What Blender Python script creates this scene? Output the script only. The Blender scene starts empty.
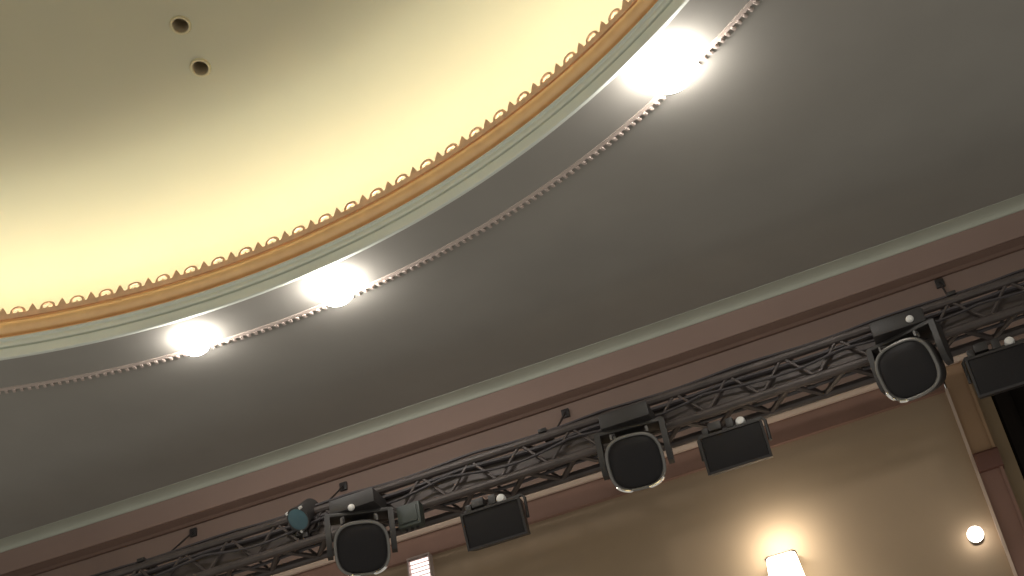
import bpy, bmesh, math, random
from mathutils import Vector, Matrix
random.seed(7)
SC = bpy.context.scene
COL = SC.collection
PI = math.pi
# ---------------------------------------------------------------- camera frame
F, PITCH, ROLL, EYE = 1500.0, math.radians(35), math.radians(10.5), 1.6
def ray(px, py):
    x, y = px - 512, 288 - py
    c, s = math.cos(ROLL), math.sin(ROLL)
    u, v = x*c + y*s, -x*s + y*c
    return Vector((u, F*math.cos(PITCH) - v*math.sin(PITCH), F*math.sin(PITCH) + v*math.cos(PITCH)))
H = 7.0                                   # ceiling above the eye
D = Vector((0.96567, -0.25976, 0))        # along the wall, to the right
N = Vector((0.25976, 0.96567, 0))         # into the wall
D0 = 10.924
RZ = math.atan2(D.y, D.x)
def bow(s): return max(-0.25, 0.08*(1 - ((s + 3.5)/5)**2))
def W(s, e, z):                           # wall frame: s along, e out of the wall, z above the eye
    p = D*s + N*(D0 + bow(s) - e)
    return Vector((p.x, p.y, z + EYE))
def P(px, py, e=0.0):                     # where a sight line meets the plane e in front of the wall
    q = ray(px, py); b = 0.0
    for _ in range(6):
        k = (D0 + b - e)/q.dot(N); s = (q*k).dot(D); b = bow(s)
    return s, q.z*k
def on_ceiling(px, py, z=H):
    q = ray(px, py); q = q*(z/q.z)
    return Vector((q.x, q.y, z + EYE))

# ---------------------------------------------------------------- materials
def mat(name, col, rough=0.6, metal=0.0, emit=0.0, ecol=None, var=0.0, vscale=3.0, bump=0.0, bscale=60.0, spec=0.5):
    m = bpy.data.materials.new(name); m.use_nodes = True
    nt = m.node_tree; b = nt.nodes['Principled BSDF']
    b.inputs['Base Color'].default_value = (*col, 1)
    b.inputs['Roughness'].default_value = rough
    b.inputs['Metallic'].default_value = metal
    b.inputs['Specular IOR Level'].default_value = spec
    if emit:
        b.inputs['Emission Color'].default_value = (*(ecol or col), 1)
        b.inputs['Emission Strength'].default_value = emit
    tc = nt.nodes.new('ShaderNodeTexCoord')
    if var:
        n = nt.nodes.new('ShaderNodeTexNoise'); n.inputs['Scale'].default_value = vscale; n.inputs['Detail'].default_value = 4
        nt.links.new(tc.outputs['Object'], n.inputs['Vector'])
        r = nt.nodes.new('ShaderNodeValToRGB')
        r.color_ramp.elements[0].position = 0.3; r.color_ramp.elements[1].position = 0.7
        r.color_ramp.elements[0].color = (*[c*(1-var) for c in col], 1)
        r.color_ramp.elements[1].color = (*[min(1, c*(1+var)) for c in col], 1)
        nt.links.new(n.outputs['Fac'], r.inputs['Fac']); nt.links.new(r.outputs['Color'], b.inputs['Base Color'])
    if bump:
        n = nt.nodes.new('ShaderNodeTexNoise'); n.inputs['Scale'].default_value = bscale
        nt.links.new(tc.outputs['Object'], n.inputs['Vector'])
        u = nt.nodes.new('ShaderNodeBump'); u.inputs['Strength'].default_value = bump; u.inputs['Distance'].default_value = 0.01
        nt.links.new(n.outputs['Fac'], u.inputs['Height']); nt.links.new(u.outputs['Normal'], b.inputs['Normal'])
    return m
M = dict(
    dome=mat('dome_plaster', (.535, .51, .37), .85, var=.02, vscale=1.2),
    ceil=mat('ceiling_paint', (.33, .31, .278), .95, var=.04, vscale=1.5, spec=.1),
    sage=mat('sage_paint', (.74, .77, .69), .55, var=.03),
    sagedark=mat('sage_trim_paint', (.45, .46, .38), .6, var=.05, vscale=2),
    gold=mat('gilded_plaster', (.97, .6, .3), .42, metal=.3, var=.08, vscale=6, bump=.1, bscale=30),
    crest=mat('crest_gilding', (.78, .5, .32), .45, metal=.1, var=.12, vscale=12),
    bead=mat('bead_paint', (.5, .41, .36), .6),
    frieze=mat('frieze_paint', (.31, .213, .177), .75, var=.05, vscale=1.2),
    frieze2=mat('lower_frieze_paint', (.24, .166, .137), .8, var=.08, vscale=1.0),
    wall=mat('wall_plaster', (.36, .26, .17), .85, var=.04, vscale=1.5),
    pale=mat('pale_moulding_paint', (.56, .42, .33), .6),
    band=mat('russet_band_paint', (.22, .12, .085), .7, var=.05),
    ochre=mat('pilaster_ochre', (.34, .21, .12), .7, var=.05),
    russet=mat('pilaster_russet', (.23, .125, .095), .7, var=.05),
    capital=mat('capital_oxblood', (.115, .045, .03), .6),
    stile=mat('pilaster_stile', (.22, .155, .09), .7),
    black=mat('black_powder_coat', (.028, .024, .024), .45, bump=.1, bscale=150),
    char=mat('charcoal_casing', (.038, .034, .033), .5, bump=.1, bscale=120),
    glass=mat('dark_lens_glass', (.014, .012, .013), .5, spec=.25),
    bezel=mat('grey_bezel', (.2, .19, .18), .35, metal=.6),
    yokegrey=mat('grey_handle', (.16, .15, .145), .4),
    truss=mat('truss_steel', (.08, .064, .059), .5, metal=.2, var=.2, vscale=8),
    cable=mat('cable_rubber', (.05, .042, .045), .6),
    white=mat('white_spot_and_glint', (.8, .78, .75), .4),
    teal=mat('teal_gel', (.06, .13, .16), .25),
    green=mat('dark_green_casing', (.04, .048, .042), .5),
    drape=mat('black_velour', (.014, .011, .009), .95, spec=.1),
    canin=mat('can_interior', (.42, .34, .22), .8),
    canrim=mat('can_rim', (.6, .53, .33), .5),
    lampring=mat('white_lamp_ring', (.7, .68, .64), .4),
    lamp=mat('lamp_lens', (1, .97, .9), .3, emit=52.0, ecol=(1, .96, .9)),
    groove_shade=mat('groove_shade_paint', (.15, .088, .065), .7, var=.06),
    glint_chrome=mat('glint_chrome', (.95, .93, .9), .12, metal=1.0),
    casebox=mat('white_louvre_case', (.5, .4, .36), .5),
    shade=mat('sconce_glass', (.9, .85, .7), .4, emit=4.0, ecol=(1, .93, .75)),
    brass=mat('dark_bronze', (.1, .07, .05), .4, metal=.6),
    globe=mat('globe_glass', (1, .95, .85), .3, emit=9.0, ecol=(1, .95, .86)),
    slat=mat('white_slat', (.6, .5, .46), .5),
    slatlit=mat('louvre_lamp', (1, .85, .8), .4, emit=1.5, ecol=(1, .86, .83)),
)

# ---------------------------------------------------------------- mesh helpers
class MB:
    def __init__(s): s.bm = bmesh.new()
    def box(s, c, size, bevel=0.0, rot=None):
        r = bmesh.ops.create_cube(s.bm, size=1.0); v = r['verts']
        bmesh.ops.scale(s.bm, vec=size, verts=v)
        if bevel:
            e = list({e for x in v for e in x.link_edges})
            g = bmesh.ops.bevel(s.bm, geom=e, offset=bevel, segments=2, affect='EDGES', profile=.6)
            v = list({x for f in g['faces'] for x in f.verts} | {x for x in v if x.is_valid})
        if rot is not None: bmesh.ops.rotate(s.bm, cent=(0, 0, 0), matrix=rot, verts=v)
        bmesh.ops.translate(s.bm, vec=c, verts=v)
        return s
    def loft(s, rings, cap=True, closed=False):
        L = [[s.bm.verts.new(p) for p in r] for r in rings]; n = len(L[0])
        pairs = list(zip(L[:-1], L[1:])) + ([(L[-1], L[0])] if closed else [])
        for a, b in pairs:
            for i in range(n):
                j = (i+1) % n
                try: s.bm.faces.new((a[i], a[j], b[j], b[i]))
                except ValueError: pass
        if cap and not closed:
            s.bm.faces.new(list(reversed(L[0]))); s.bm.faces.new(L[-1])
        return s
    def tube(s, pts, r, n=8, closed=False):
        pts = [Vector(p) for p in pts]; rings = []
        up = None
        for i, p in enumerate(pts):
            if closed: t = pts[(i+1) % len(pts)] - pts[i-1]
            else: t = pts[min(i+1, len(pts)-1)] - pts[max(i-1, 0)]
            t.normalize()
            a = up if up is not None else (Vector((0, 0, 1)) if abs(t.z) < .9 else Vector((1, 0, 0)))
            x = (a - t*a.dot(t))
            if x.length < 1e-4: x = t.orthogonal()
            x.normalize(); up = x; y = t.cross(x)
            rr = r[i] if isinstance(r, (list, tuple)) else r
            rings.append([p + x*rr*math.cos(2*PI*k/n) + y*rr*math.sin(2*PI*k/n) for k in range(n)])
        return s.loft(rings, cap=not closed, closed=closed)
    def lathe(s, prof, n=32, axis='z', c=(0, 0, 0), cap=True):
        rings = []
        for r, h in prof:
            ring = []
            for k in range(n):
                a = 2*PI*k/n
                if axis == 'z': p = (r*math.cos(a), r*math.sin(a), h)
                else: p = (r*math.cos(a), h, r*math.sin(a))
                ring.append(Vector(p) + Vector(c))
            rings.append(ring)
        return s.loft(rings, cap=cap)
    def build(s, name, m, parent=None, smooth=True, angle=35):
        bmesh.ops.recalc_face_normals(s.bm, faces=s.bm.faces)
        me = bpy.data.meshes.new(name)
        if smooth:
            for f in s.bm.faces: f.smooth = True
            for e in s.bm.edges:
                if len(e.link_faces) == 2 and e.calc_face_angle(0) > math.radians(angle): e.smooth = False
        s.bm.to_mesh(me); s.bm.free()
        o = bpy.data.objects.new(name, me); COL.objects.link(o)
        me.materials.append(m)
        if parent is not None: o.parent = parent
        return o
def structure(o): o['kind'] = 'structure'; return o
def tag(o, label, cat, group=None):
    o['label'] = label; o['category'] = cat
    if group: o['group'] = group
    return o
def thing(name, label, cat, loc, rz=RZ, group=None):
    o = bpy.data.objects.new(name, None); COL.objects.link(o)
    o.empty_display_size = .1; o.location = loc; o.rotation_euler = (0, 0, rz)
    return tag(o, label, cat, group)
def copy_tree(o, parent=None):
    c = o.copy(); COL.objects.link(c)
    if parent is not None: c.parent = parent
    for ch in list(o.children): copy_tree(ch, c)
    return c
def squircle(w, h, n=40, p=3.2):
    out = []
    for k in range(n):
        a = 2*PI*k/n; c, s = math.cos(a), math.sin(a)
        out.append((w*math.copysign(abs(c)**(2/p), c), h*math.copysign(abs(s)**(2/p), s)))
    return out

# ---------------------------------------------------------------- dome, cornice, ceiling
CX, CY = -3.727, 3.134
ZB = H + EYE
R1 = 6.543
def ring_sweep(prof, n=384, closed_prof=True):
    b = MB()
    rings = []
    for k in range(n):
        a = 2*PI*k/n
        rings.append([Vector((CX + r*math.cos(a), CY + r*math.sin(a), ZB + z)) for r, z in prof])
    if closed_prof: b.loft(rings, closed=True)
    else:
        L = [[b.bm.verts.new(p) for p in r] for r in rings]
        for i in range(n):
            A, B = L[i], L[(i+1) % n]
            for j in range(len(prof)-1): b.bm.faces.new((A[j], A[j+1], B[j+1], B[j]))
    return b

# the shallow dome and its cove wall
DR, DZ, DH = 7.12, .85, 1.5
def dome_z(r): return DZ + DH*(1 - (r/DR)**2)
prof = [(6.60, .06), (7.0, .06), (7.09, .1), (7.12, .2), (7.13, .45), (7.12, DZ)]
prof += [(DR*(1 - k/28), dome_z(DR*(1 - k/28))) for k in range(1, 28)]
prof += [(.02, dome_z(.02)), (.02, dome_z(.02) + .6)]
prof += [(DR*(k/12), dome_z(DR*(k/12)) + .6) for k in range(1, 12)] + [(7.6, DZ + .4), (7.6, -.0 + .02), (6.60, .02)]
b = ring_sweep(prof, 160)
dome = structure(b.build('ceiling_dome', M['dome']))

def dome_hit(px, py):
    q = ray(px, py); lo, hi = 4.0, 14.0
    q = q.normalized()
    t = 4.0
    for _ in range(4000):
        p = q*t; r = math.hypot(p.x-CX, p.y-CY)
        if p.z > H + dome_z(r): break
        t += .003
    p = q*t
    r = math.hypot(p.x-CX, p.y-CY)
    slope = -2*DH*r/DR**2
    nr = Vector(((p.x-CX)/r*slope, (p.y-CY)/r*slope, -1)).normalized()   # into the room
    return Vector((p.x, p.y, p.z + EYE)), nr

# two recessed cans: real holes cut through the dome
cans = [((180.5, 25), 'dark recessed ceiling can in the cream dome, upper of the pair'),
        ((200.5, 67.5), 'dark recessed ceiling can in the cream dome, lower of the pair')]
for (pix, label) in cans:
    p, nr = dome_hit(*pix)
    cut = MB(); cut.lathe([(.064, -.3), (.064, .3)], 32, cap=True)
    co = cut.build('cutter', M['canin'])
    q = Vector((0, 0, -1)).rotation_difference(nr)
    co.matrix_world = Matrix.Translation(p) @ q.to_matrix().to_4x4()
    md = dome.modifiers.new('cut', 'BOOLEAN'); md.object = co; md.operation = 'DIFFERENCE'; md.solver = 'EXACT'
    bpy.context.view_layer.update()
    ev = dome.evaluated_get(bpy.context.evaluated_depsgraph_get())
    me = bpy.data.meshes.new_from_object(ev)
    dome.modifiers.clear(); dome.data = me
    bpy.data.objects.remove(co)
    t = bpy.data.objects.new('recessed_can', None); COL.objects.link(t)
    t.location = p; t.rotation_mode = 'QUATERNION'; t.rotation_quaternion = q      # local -z looks into the room
    tag(t, label, 'ceiling light', 'recessed cans in the dome')
    MB().lathe([(.063, .004), (.063, -.014), (.076, -.016), (.084, -.004), (.084, .004)], 40, cap=False).build('rim', M['canrim'], t)
    # a deep tube, open to the room and closed at its top
    MB().lathe([(.0625, -.004), (.060, .0), (.060, .16), (.045, .165), (.045, .22), (.002, .222)], 40, cap=False).build('housing', M['canin'], t)
for f in dome.data.polygons: f.use_smooth = True
def dome_normal(v):                        # true normal of the vault, so the cut faces shade evenly
    x, y, z = v.co.x - CX, v.co.y - CY, v.co.z - ZB; r = math.hypot(x, y)
    if r < DR - .001 and abs(z - dome_z(r)) < .03:
        k = -2*DH/DR**2
        return Vector((x*k, y*k, -1)).normalized()
    return v.normal
dome.data.normals_split_custom_set_from_vertices([dome_normal(v) for v in dome.data.vertices])

# flat ceiling round the dome, cut off at the wall
b = ring_sweep([(R1 + .010, 0), (8, 0), (10, 0), (13, 0), (17, 0)], 256, False)
pl = W(0, -.45, 0)
bmesh.ops.bisect_plane(b.bm, geom=b.bm.verts[:] + b.bm.edges[:] + b.bm.faces[:], plane_co=pl, plane_no=N, clear_outer=True)
structure(b.build('ceiling', M['ceil']))

# cornice: sage steps, gilded roll, pierced cresting
structure(ring_sweep([(6.60, .006), (6.556, -.003), (6.543, -.003), (6.538, .004), (6.530, .078), (6.560, .080), (6.560, .096),
                      (6.528, .098), (6.522, .118), (6.528, .150), (6.522, .156), (6.508, .160), (6.508, .172), (6.53, .176), (6.60, .176)], 384).build('trim_1', M['sage'], angle=25))
gp = [(6.60, .176), (6.545, .178), (6.54, .205)]
for k in range(9):
    a = -PI/2 + PI*k/8
    gp.append((6.515 - .045*math.cos(a), .262 + .055*math.sin(a)))
gp += [(6.515, .322), (6.515, .36), (6.55, .36), (6.60, .3)]
structure(ring_sweep(gp, 384).build('trim_2', M['gold'], angle=50))
b = MB()
npair = 168
for k in range(npair):
    a0 = 2*PI*k/npair
    rr = 6.515
    def pt(u, z, dr=0.0, a0=a0):         # u metres along the ring
        a = a0 + u/rr
        z += .022
        return Vector((CX + (rr+dr)*math.cos(a), CY + (rr+dr)*math.sin(a), ZB + z))
    # open loop
    loop = [pt(.052*math.cos(t), .388 + .042*math.sin(t)) for t in [(-.35 + i*(PI+.7)/10) for i in range(11)]]
    b.tube(loop, .013, 6)
    # inner bud of the loop
    b.tube([pt(0, .335), pt(0, .372), pt(0, .395)], [.012, .014, .004], 6)
    # pointed leaf between loops
    leaf = [(.122-.026, .335), (.122-.036, .375), (.122-.02, .412), (.122, .446), (.122+.02, .412), (.122+.036, .375), (.122+.026, .335)]
    f = [b.bm.verts.new(pt(u, z, -.011)) for u, z in leaf]; g = [b.bm.verts.new(pt(u, z, .011)) for u, z in leaf]
    b.bm.faces.new(f); b.bm.faces.new(list(reversed(g)))
    for i in range(len(f)):
        j = (i+1) % len(f); b.bm.faces.new((f[i], g[i], g[j], f[j]))
    # foot strip
    for (u0, u1) in ((-.0615, .1835),):
        c = [pt(u, z, dr) for u in (u0, u1) for z in (.325, .372) for dr in (-.014, .014)]
        v = [b.bm.verts.new(p) for p in c]
        for q in ((0, 1, 3, 2), (4, 6, 7, 5), (0, 4, 5, 1), (2, 3, 7, 6), (0, 2, 6, 4), (1, 5, 7, 3)): b.bm.faces.new([v[i] for i in q])
structure(b.build('trim_3', M['crest']))

# bead moulding on the flat ceiling
R2 = 6.987
b = ring_sweep([(R2-.03, .01), (R2-.03, -.008), (R2+.0, -.012), (R2+.004, .01)], 384)
nb = 700
for k in range(nb):
    a = 2*PI*k/nb
    b.box((CX + (R2+.016)*math.cos(a), CY + (R2+.016)*math.sin(a), ZB - .009), (.04, .026, .026), .006, Matrix.Rotation(a, 3, 'Z'))
structure(b.build('trim_4', M['bead']))

# cove lights, lying in the trough behind the cornice
NL = 48
for k in range(NL):
    a = 2*PI*(k + .5)/NL
    l = bpy.data.lights.new('cove_light', 'AREA'); l.shape = 'RECTANGLE'
    l.size = .88; l.size_y = .08; l.energy = 8.2; l.color = (1, .945, .77)
    o = bpy.data.objects.new('cove_light', l); COL.objects.link(o)
    o.location = (CX + 6.74*math.cos(a), CY + 6.74*math.sin(a), ZB + .2)
    # long side along the ring, facing up
    x = Vector((-math.sin(a), math.cos(a), 0)); z = Vector((.52*math.cos(a), .52*math.sin(a), -.85)).normalized()   # local -z throws the light inwards and up
    y = z.cross(x)
    o.rotation_euler = Matrix((x, y, z)).transposed().to_euler()

# three glaring downlights between cornice and beads
for (px, py, r, label) in ((666, 58, .19, 'glaring round ceiling downlight, largest and highest, at the right end of the row'),
                           (335, 279, .15, 'glaring round ceiling downlight, middle one of the row beside the curved cornice'),
                           (195, 332, .12, 'glaring round ceiling downlight, smallest and lowest, at the left end of the row')):
    p = on_ceiling(px, py + 5)
    t = thing('downlight', label, 'ceiling light', p, 0, 'downlights along the cornice')
    MB().lathe([(r*.985, .0), (r*.985, -.005), (r*1.03, -.004), (r*1.06, .0)], 40, cap=False).build('trim_ring', M['lampring'], t)
    MB().lathe([(r*.98, .0), (r*.98, -.06)] + [(r*.98*math.cos(q), -.06 - r*.8*math.sin(q)) for q in [PI/2*i/9 for i in range(1, 9)]] + [(.004, -.06 - r*.8)], 40).build('lens', M['lamp'], t)

# ---------------------------------------------------------------- wall, header, mouldings
def sweep(prof, s0, s1, step=.5):          # closed profile of (e, z)
    b = MB(); n = max(2, int((s1-s0)/step) + 1)
    b.loft([[W(s0 + (s1-s0)*k/(n-1), e, z) for e, z in prof] for k in range(n)])
    return b
SL, SR = -16.0, 4.5
# sage cove where ceiling meets the frieze
cp = [(-.3, 7.02), (.165, 7.02), (.165, 6.995)]
for k in range(1, 8):
    a = PI/2*k/8
    cp.append((.165 - .125*math.sin(a), 6.995 - .035*(1 - math.cos(a))))
cp += [(.035, 6.957), (.03, 6.945), (-.3, 6.945)]
structure(sweep(cp, SL, SR).build('trim_5', M['sagedark'], angle=30))
structure(sweep([(-.3, 6.95), (.02, 6.95), (.02, 6.715), (-.3, 6.715)], SL, SR).build('wall_frieze', M['frieze'], smooth=False))
structure(sweep([(-.3, 6.72), (.01, 6.72), (.012, 6.705), (-.01, 6.69), (-.04, 6.675), (-.055, 6.65), (-.3, 6.645)], SL, SR).build('groove_shade_strip', M['groove_shade'], angle=30))  # strip coloured dark to stand in for the shadow line under the frieze
structure(sweep([(-.3, 6.66), (-.08, 6.66), (-.08, 5.88), (-.3, 5.88)], SL, SR).build('wall_header', M['frieze2'], smooth=False))
structure(sweep([(-.3, 5.895), (-.01, 5.895), (.015, 5.88), (.02, 5.85), (.005, 5.825), (-.3, 5.82)], SL, .64).build('trim_6', M['pale'], angle=25))
structure(sweep([(-.3, 5.835), (-.02, 5.835), (-.02, 5.63), (-.3, 5.63)], SL, .38).build('trim_7', M['band'], smooth=False))
structure(sweep([(-.35, 5.64), (-.06, 5.64), (-.06, 1.2), (-.35, 1.2)], SL, .38).build('wall_front', M['wall'], smooth=False))
# pilaster closing the wall at the right
ZL = 1.2
structure(sweep([(-.3, 5.63), (.0, 5.63), (.0, ZL), (-.3, ZL)], .372, .395).build('trim_8', M['pale'], smooth=False))
b = sweep([(-.3, 5.832), (-.025, 5.832), (-.025, 5.0), (-.3, 5.0)], .395, .56)
structure(b.build('wall_pilaster', M['ochre'], smooth=False))
structure(sweep([(-.3, 4.87), (-.025, 4.87), (-.025, ZL), (-.3, ZL)], .395, .56).build('wall_pilaster_shaft', M['russet'], smooth=False))
structure(sweep([(-.3, 5.02), (.02, 5.02), (.035, 5.0), (.03, 4.95), (.01, 4.87), (-.3, 4.86)], .395, .585).build('trim_9', M['capital'], angle=20))
structure(sweep([(-.3, 5.832), (-.01, 5.832), (-.01, 5.02), (-.3, 5.02)], .553, .575).build('trim_10', M['ochre'], smooth=False))
structure(sweep([(-.3, 4.87), (-.01, 4.87), (-.01, ZL), (-.3, ZL)], .55, .575).build('trim_11', M['russet'], smooth=False))
structure(sweep([(-.35, 5.832), (-.07, 5.832), (-.07, ZL), (-.35, ZL)], .575, .685).build('wall_pilaster_return', M['stile'], smooth=False))

# black drape beyond the pilaster
b = MB(); top = []; bot = []
n = 90
vs = []
for k in range(n+1):
    s = .675 + (SR-.675)*k/n
    off = -.24 + .035*math.sin(k*1.15) + .012*math.sin(k*2.7)
    vs.append([b.bm.verts.new(W(s, off + d, z)) for d, z in ((0, 5.87), (0, 4.5), (0, 3.0), (0, ZL), (-.01, ZL), (-.01, 3.0), (-.01, 4.5), (-.01, 5.87))])
for a, c in zip(vs[:-1], vs[1:]):
    for i in range(8):
        j = (i+1) % 8; b.bm.faces.new((a[i], a[j], c[j], c[i]))
tag(b.build('stage_curtain', M['drape']), 'black folded curtain hanging beyond the pilaster at the right edge', 'curtain')

# ---------------------------------------------------------------- wall lights
s, z = P(778, 551, .12)
t = thing('wall_sconce', 'glowing box shaped wall sconce with dark top frame on the beige wall', 'wall light', W(s, -.06, z - .42))
b = MB()
def shade_ring(hw, dep, z): return [(-hw, 0, z), (-hw, -dep*.7, z), (-hw*.8, -dep, z), (hw*.8, -dep, z), (hw, -dep*.7, z), (hw, 0, z)]
b.loft([[Vector(p) + Vector((0, -.03, 0)) for p in shade_ring(hw, dep, zz)] for hw, dep, zz in ((.15, .13, .02), (.135, .125, .2), (.115, .115, .405))])
b.build('shade', M['shade'], t, smooth=False)
for zz, hw, dep in ((.412, .12, .12), (.012, .155, .135)):
    MB().tube([Vector(p) + Vector((0, -.028, zz)) for p in shade_ring(hw, dep, 0)], .007, 6, closed=True).build('frame', M['brass'], t)
MB().box((0, -.018, .21), (.2, .03, .5), .006).build('back_plate', M['brass'], t)
for dz, en in ((.1, 4.5), (-.52, 4.5)):      # the sconce washes the wall above and below its shade
    l = bpy.data.lights.new('sconce_glow', 'AREA'); l.shape = 'RECTANGLE'; l.size = .2; l.size_y = .06; l.energy = en; l.color = (1, .94, .8)
    o = bpy.data.objects.new('sconce_glow', l); COL.objects.link(o); o.location = W(s, .22, z + dz)
    o.rotation_euler = (-N).to_track_quat('Z', 'Y').to_euler()
s, z = P(975, 533, .05)
t = thing('globe_light', 'small glowing round globe light on the beige wall beside the pilaster', 'wall light', W(s, -.06, z))
MB().lathe([(.055, -.0), (.055, -.012), (.035, -.03), (.03, -.05)], 28, 'y').build('base', M['brass'], t)
MB().lathe([(.004, -.143)] + [(.06*math.sin(q), -.085 - .058*math.cos(q)) for q in [PI*i/12 for i in range(1, 12)]] + [(.004, -.027)], 28, 'y').build('globe', M['globe'], t)

s, z = P(417, 557, .03)
t = thing('louvre_light', 'pinkish white louvred light panel on the wall below the leftmost moving head', 'wall light', W(s, -.06, z - .3))
w, hgt = .21, .32
MB().loft([[Vector((sx*(w/2 - ins), y, hgt/2 + sz*(hgt/2 - ins))) for sx, sz in ((-1, -1), (1, -1), (1, 1), (-1, 1))] for ins, y in ((0, 0), (0, -.075), (.012, -.075), (.012, -.02))], cap=False).build('frame', M['casebox'], t, smooth=False)
MB().box((0, -.016, hgt/2), (w-.01, .012, hgt-.01)).build('diffuser', M['slatlit'], t)
for k in range(8):
    MB().box((0, -.048, .03 + k*.038), (w-.022, .04, .005), 0, Matrix.Rotation(.35, 3, 'X')).build('slat', M['slat'], t)

# ---------------------------------------------------------------- lighting truss
E1, E2, Z1, Z2 = .50, .80, 5.645, 5.90
T0, T1 = -11.5, 3.6
tr = thing('lighting_truss', 'long dark steel box truss carrying the stage lights along the wall', 'truss', W(-4, .65, Z1))
tr_loc = W(-4, .65, Z1)
def L(s, e, z):                            # to the truss's own frame
    return Vector((s + 4, -(e - .65) + bow(s) - bow(-4), z - Z1))
def poly(e, z, n=40): return [L(T0 + (T1-T0)*k/n, e, z) for k in range(n+1)]
for e in (E1, E2):
    for z in (Z1, Z2): MB().tube(poly(e, z), .034, 10).build('chord', M['truss'], tr)
def brace(p, q, r=.013): MB().tube([p, q], r, 6).build('brace', M['truss'], tr)
step = .44; n = int((T1-T0)/step); vis0 = -7.4
cnt = 0
farb = MB()
for k in range(n):
    a = T0 + k*step; m_ = a + step/2; c = a + step
    for (ea, za, eb, zb) in ((E2, Z1, E2, Z2), (E1, Z1, E2, Z1)):
        for (p, q) in ((L(a, ea, za), L(m_, eb, zb)), (L(m_, eb, zb), L(c, ea, za))):
            if a > vis0 - .5 and a < 1.9: brace(p, q, .014 if za != zb else .022)
            else: farb.tube([p, q], .014, 6)
    for (ea, za, eb, zb) in ((E1, Z1, E1, Z2), (E1, Z2, E2, Z2)):
        for (p, q) in ((L(a, ea, za), L(m_, eb, zb)), (L(m_, eb, zb), L(c, ea, za))): farb.tube([p, q], .012, 6)
fb = farb.build('bracing', M['truss'], tr); fb['kind'] = 'stuff'
# flat cable tray riding inside the truss
MB().loft([[p + Vector((0, dy, dz)) for dy, dz in ((.0, -.075), (.0, .075), (.012, .075), (.012, -.06), (.14, -.06), (.14, -.075))] for p in poly(.765, 5.775)]).build('cable_tray', M['truss'], tr, smooth=False)
# cables strapped along the front and top
def cable(e0, z0, amp, sag, r, s0=T0, s1=T1, ph=0.0):
    pts = []; nn = int((s1-s0)/.08)
    for k in range(nn+1):
        s = s0 + (s1-s0)*k/nn
        pts.append(L(s, e0 + .5*amp*math.sin(s*3.3 + ph*2), z0 - sag*abs(math.sin(PI*s/1.1 + ph)) + amp*math.sin(s*5.1 + ph)))
    MB().tube(pts, r, 6).build('cable', M['cable'], tr)
cable(E2 + .0, Z2 + .055, .006, .012, .014)
cable(E2 - .04, Z2 + .05, .008, .0, .018, ph=2)
cable(E2 + .025, 5.80, .010, .05, .012, ph=.8)
cable(.79, 5.845, .006, .01, .02, ph=.3)
cable(.66, 5.665, .006, .01, .016, ph=1.3)

# hangers tying truss to the wall header
for (px, py, label) in ((194, 533, 'dark truss hanger bracket on the brown header, leftmost'),
                        (344, 487, 'dark truss hanger bracket on the brown header above the leftmost moving head'),
                        (566, 414, 'dark truss hanger bracket on the brown header in the middle of the span'),
                        (940, 284, 'dark truss hanger bracket on the brown header above the rightmost moving head')):
    s, z = P(px, py, -.08)
    t = thing('truss_hanger', label, 'bracket', W(s, -.08, z), RZ, 'truss hangers on the header')
    MB().box((0, -.012, 0), (.07, .024, .08), .004).build('wall_plate', M['black'], t)
    end = Vector((0, -(Z2 and (.65 + .08)), Z2 + .03 - z))
    MB().tube([Vector((0, -.02, 0)), Vector((0, end.y, end.z))], .009, 8).build('rod', M['black'], t)
    MB().box((end.x, end.y, end.z + .02), (.07, .36, .03), .004).build('clamp', M['black'], t)

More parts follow.
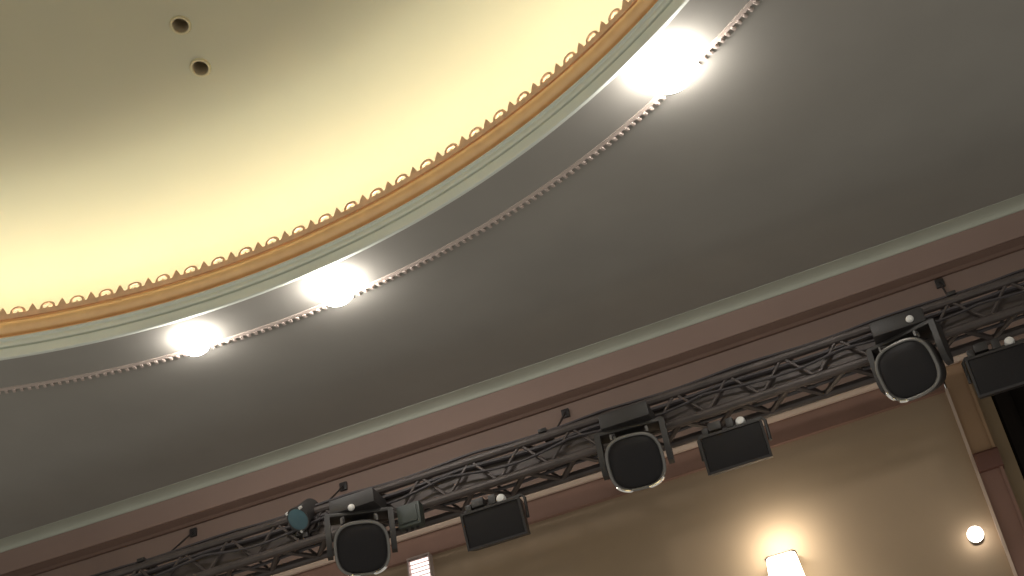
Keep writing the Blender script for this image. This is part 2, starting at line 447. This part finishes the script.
# ---------------------------------------------------------------- moving heads
def make_head(label, loc, yaw, tilt, cap, arc):
    t = thing('moving_head_light', label, 'stage light', loc, RZ, 'moving head lights on the truss')
    # base hangs under clamps on the front chord; local origin at the head's pivot
    MB().box((0, .0, .345), (.40, .27, .13), .02).build('base', M['char'], t)
    for x in (-.12, .12):
        b = MB()
        b.box((x, .10, .42), (.05, .08, .05), .006)
        b.lathe([(.028, -.02), (.028, .02)], 12, 'z', (x, .10, .445))
        b.build('clamp', M['black'], t)
    if cap is not None:
        MB().lathe([(.004, .0)] + [(.03*math.sin(q), -.022*math.cos(q)+.022) for q in [PI*i/8 for i in range(1, 8)]] + [(.004, .05)], 16, 'y', (cap[0], -.16, cap[1])).build('white_spot', M['white'], t).__setitem__('label', 'white glint on the clamp')  # small white cap at the front of the base
    # yoke
    b = MB()
    b.box((0, 0, .265), (.54, .15, .035), .012)
    for sx in (-1, 1):
        b.loft([[(sx*.255 + dx, dy*wd, z) for dx, dy in ((-.022, -1), (.022, -1), (.022, 1), (-.022, 1))] for z, wd in ((.27, .075), (.1, .08), (-.03, .07), (-.075, .035))])
    yk = b.build('yoke', M['char'], t); yk.rotation_euler = (0, 0, yaw)
    # head: rounded barrel, front at -y
    b = MB()
    sec = ((.20, .08, .11), (.185, .15, .17), (.10, .195, .195), (.0, .205, .205), (-.10, .215, .21), (-.17, .22, .215), (-.185, .21, .205))
    b.loft([[Vector((x, yy, z)) for x, z in squircle(w_, h_, 40, 2.9)] for yy, w_, h_ in sec])
    hd = b.build('head', M['char'], t); hd.rotation_euler = (tilt, 0, yaw)
    b = MB(); ro = squircle(.208, .202, 48, 2.9)
    b.tube([Vector((x, -.188, z)) for x, z in ro], .0125, 8, closed=True)
    b.build('bezel', M['bezel'], hd)
    b = MB()
    b.loft([[Vector((x, yy, z)) for x, z in squircle(w_, w_, 40, 2.7)] for yy, w_ in ((-.18, .2), (-.2, .17), (-.215, .12), (-.222, .05), (-.223, .01))])
    b.build('lens', M['glass'], hd)
    for x in (-.14, .14):
        MB().tube([(x, -.1, .2), (x, -.09, .235), (x*.9, .05, .235), (x*.9, .06, .2)], .01, 6).build('handle', M['yokegrey'], hd)
    for k in range(5): MB().box((0, .192, -.07 + k*.035), (.2, .02, .01), .003).build('vent_fin', M['black'], hd)
    # two bright strips added as the glint along the lower rim
    ro = squircle(.214, .208, 96, 2.9)
    for k0, k1 in arc:
        c = MB().tube([Vector((ro[k % 96][0], -.203, ro[k % 96][1])) for k in range(k0, k1+1)], [.004] + [.0135]*(k1-k0-1) + [.004], 8).build('rim_glint', M['glint_chrome'], hd)
        c['label'] = 'bright glint on the lower rim'
    return t
for (px, py, label, yaw, tilt, cap, arc) in ((637, 461, 'black moving head light on the truss, middle of three, round lens facing the hall', .12, .5, None, ((58, 69), (74, 86))),
                                   (914, 369, 'black moving head light on the truss, rightmost of three, above the pilaster', -.28, .42, (.09, .33), ((52, 60), (62, 68))),
                                   (362, 546, 'black moving head light on the truss, leftmost of three, above the louvred light', .4, .55, (.0, .285), ((66, 71), (75, 85)))):
    s, z = P(px, py, .97)
    make_head(label, W(s, .97, z), yaw, tilt, cap, arc)

# ---------------------------------------------------------------- flood panels
def make_flood(label, loc, dz):
    t = thing('flood_light', label, 'stage light', loc, RZ, 'flat floodlights on the truss')
    b = MB()      # origin at the centre of the front face
    b.loft([[Vector((sx*w_, yy, sz*h_)) for sx, sz in ((-1, -1), (1, -1), (1, 1), (-1, 1))] for yy, w_, h_ in ((.16, .19, .1), (.12, .235, .135), (.0, .245, .145))])
    hs = b.build('housing', M['black'], t, smooth=False); hs.rotation_euler = (.25, 0, 0)
    MB().loft([[Vector((sx*(.25 - ins), y, sz*(.15 - ins))) for sx, sz in ((-1, -1), (1, -1), (1, 1), (-1, 1))] for ins, y in ((.006, .01), (.0, -.015), (.018, -.018), (.02, -.004))], cap=False).build('front_frame', M['black'], hs, smooth=False)
    MB().box((0, -.004, 0), (.46, .012, .265), .003).build('front_glass', M['glass'], hs)
    for k in range(9): MB().box((-.16 + .04*k, .165, 0), (.008, .04, .17)).build('cooling_fin', M['char'], hs)
    b = MB()
    pts = [(-.262, .06, 0), (-.262, .06, .17), (-.24, .06, .2), (.24, .06, .2), (.262, .06, .17), (.262, .06, 0)]
    b.tube(pts, .013, 6); b.build('bracket', M['char'], t)
    MB().box((0, .075, .235), (.06, .07, .08), .006).build('clamp', M['char'], t)
    MB().box((-.11, .05, .225), (.1, .1, .07), .01).build('ballast_box', M['char'], t)
    MB().box((-.19, .03, .2), (.05, .06, .06), .01).build('cable_plug', M['char'], t)
    k = MB().lathe([(.004, -.03), (.03, -.024), (.037, -.01), (.037, .02), (.02, .04)], 18, 'y', (.09, -.0, .19)).build('clamp_glint', M['white'], t)  # white cap stands in for a highlight on the clamp
    k['label'] = 'white glint on the clamp'
    return t
for (px, py, label) in ((735, 447, 'flat black floodlight hanging from the truss, between middle and right moving heads'),
                        (494, 524, 'flat black floodlight hanging from the truss, between left and middle moving heads'),
                        (1006, 368, 'flat black floodlight hanging from the truss at the right edge, before the black curtain')):
    s, z = P(px, py, .98)
    make_flood(label, W(s, .98, z), 0)

# small spotlight with teal gel on the truss
s, z = P(302, 516, .86)
t = thing('spotlight', 'small spotlight with teal gel on top of the truss at left', 'stage light', W(s, .86, z), RZ)
b = MB(); b.lathe([(.05, .2), (.085, .17), (.09, .0), (.105, -.05), (.105, -.07), (.09, -.07)], 24, 'y')
o = b.build('can', M['char'], t); o.rotation_euler = (.75, 0, -.3)
g = MB().lathe([(.092, -.062), (.092, -.07), (.05, -.08), (.004, -.083)], 24, 'y').build('gel', M['teal'], o)
for q in (PI*.25, PI*.72, PI*1.4):
    MB().box((.108*math.cos(q), -.06, .108*math.sin(q)), (.022, .03, .022), .004).build('gel_glint', M['white'], o)  # white tabs stand in for glints on the glossy gel
b = MB(); b.tube([(-.12, .05, 0), (-.12, .06, -.1), (-.1, .06, -.13), (.1, .06, -.13), (.12, .06, -.1), (.12, .05, 0)], .01, 6); b.box((0, .06, -.15), (.05, .06, .06), .006)
b.build('bracket', M['black'], t)

# junction box
s, z = P(411, 517, .87)
t = thing('junction_box', 'dark green junction box on the truss right of the leftmost moving head', 'box', W(s, .87, z - .09), RZ)
MB().box((0, 0, .09), (.2, .1, .2), .012).build('casing', M['green'], t)
MB().box((0, -.054, .09), (.15, .012, .14), .004).build('cover', M['green'], t)
for x in (-.05, .0, .05): MB().lathe([(.014, -.03), (.014, .0)], 12, 'z', (x, 0, -.0)).build('cable_gland', M['black'], t)

# ---------------------------------------------------------------- hall light, camera
w = bpy.data.worlds.new('hall'); SC.world = w; w.use_nodes = True
w.node_tree.nodes['Background'].inputs['Color'].default_value = (1, .965, .87, 1)
w.node_tree.nodes['Background'].inputs['Strength'].default_value = .4
cam = bpy.data.cameras.new('camera'); co = bpy.data.objects.new('camera', cam); COL.objects.link(co)
cam.sensor_width = 36; cam.lens = F/1024*36; cam.clip_start = .05; cam.clip_end = 200
V = Vector((0, -math.sin(PITCH), math.cos(PITCH))); X = Vector((1, 0, 0)); FW = Vector((0, math.cos(PITCH), math.sin(PITCH)))
cx = X*math.cos(ROLL) - V*math.sin(ROLL); cy = X*math.sin(ROLL) + V*math.cos(ROLL)
co.matrix_world = Matrix.Translation((0, 0, EYE)) @ Matrix((cx, cy, -FW)).transposed().to_4x4()
SC.camera = co
vs_ = SC.view_settings
vs_.view_transform = 'Standard'; vs_.look = 'None'; vs_.exposure = 0; vs_.gamma = 1; vs_.use_curve_mapping = False
SC.cycles.use_denoising = True
SC.cycles.max_bounces = 8; SC.cycles.diffuse_bounces = 5
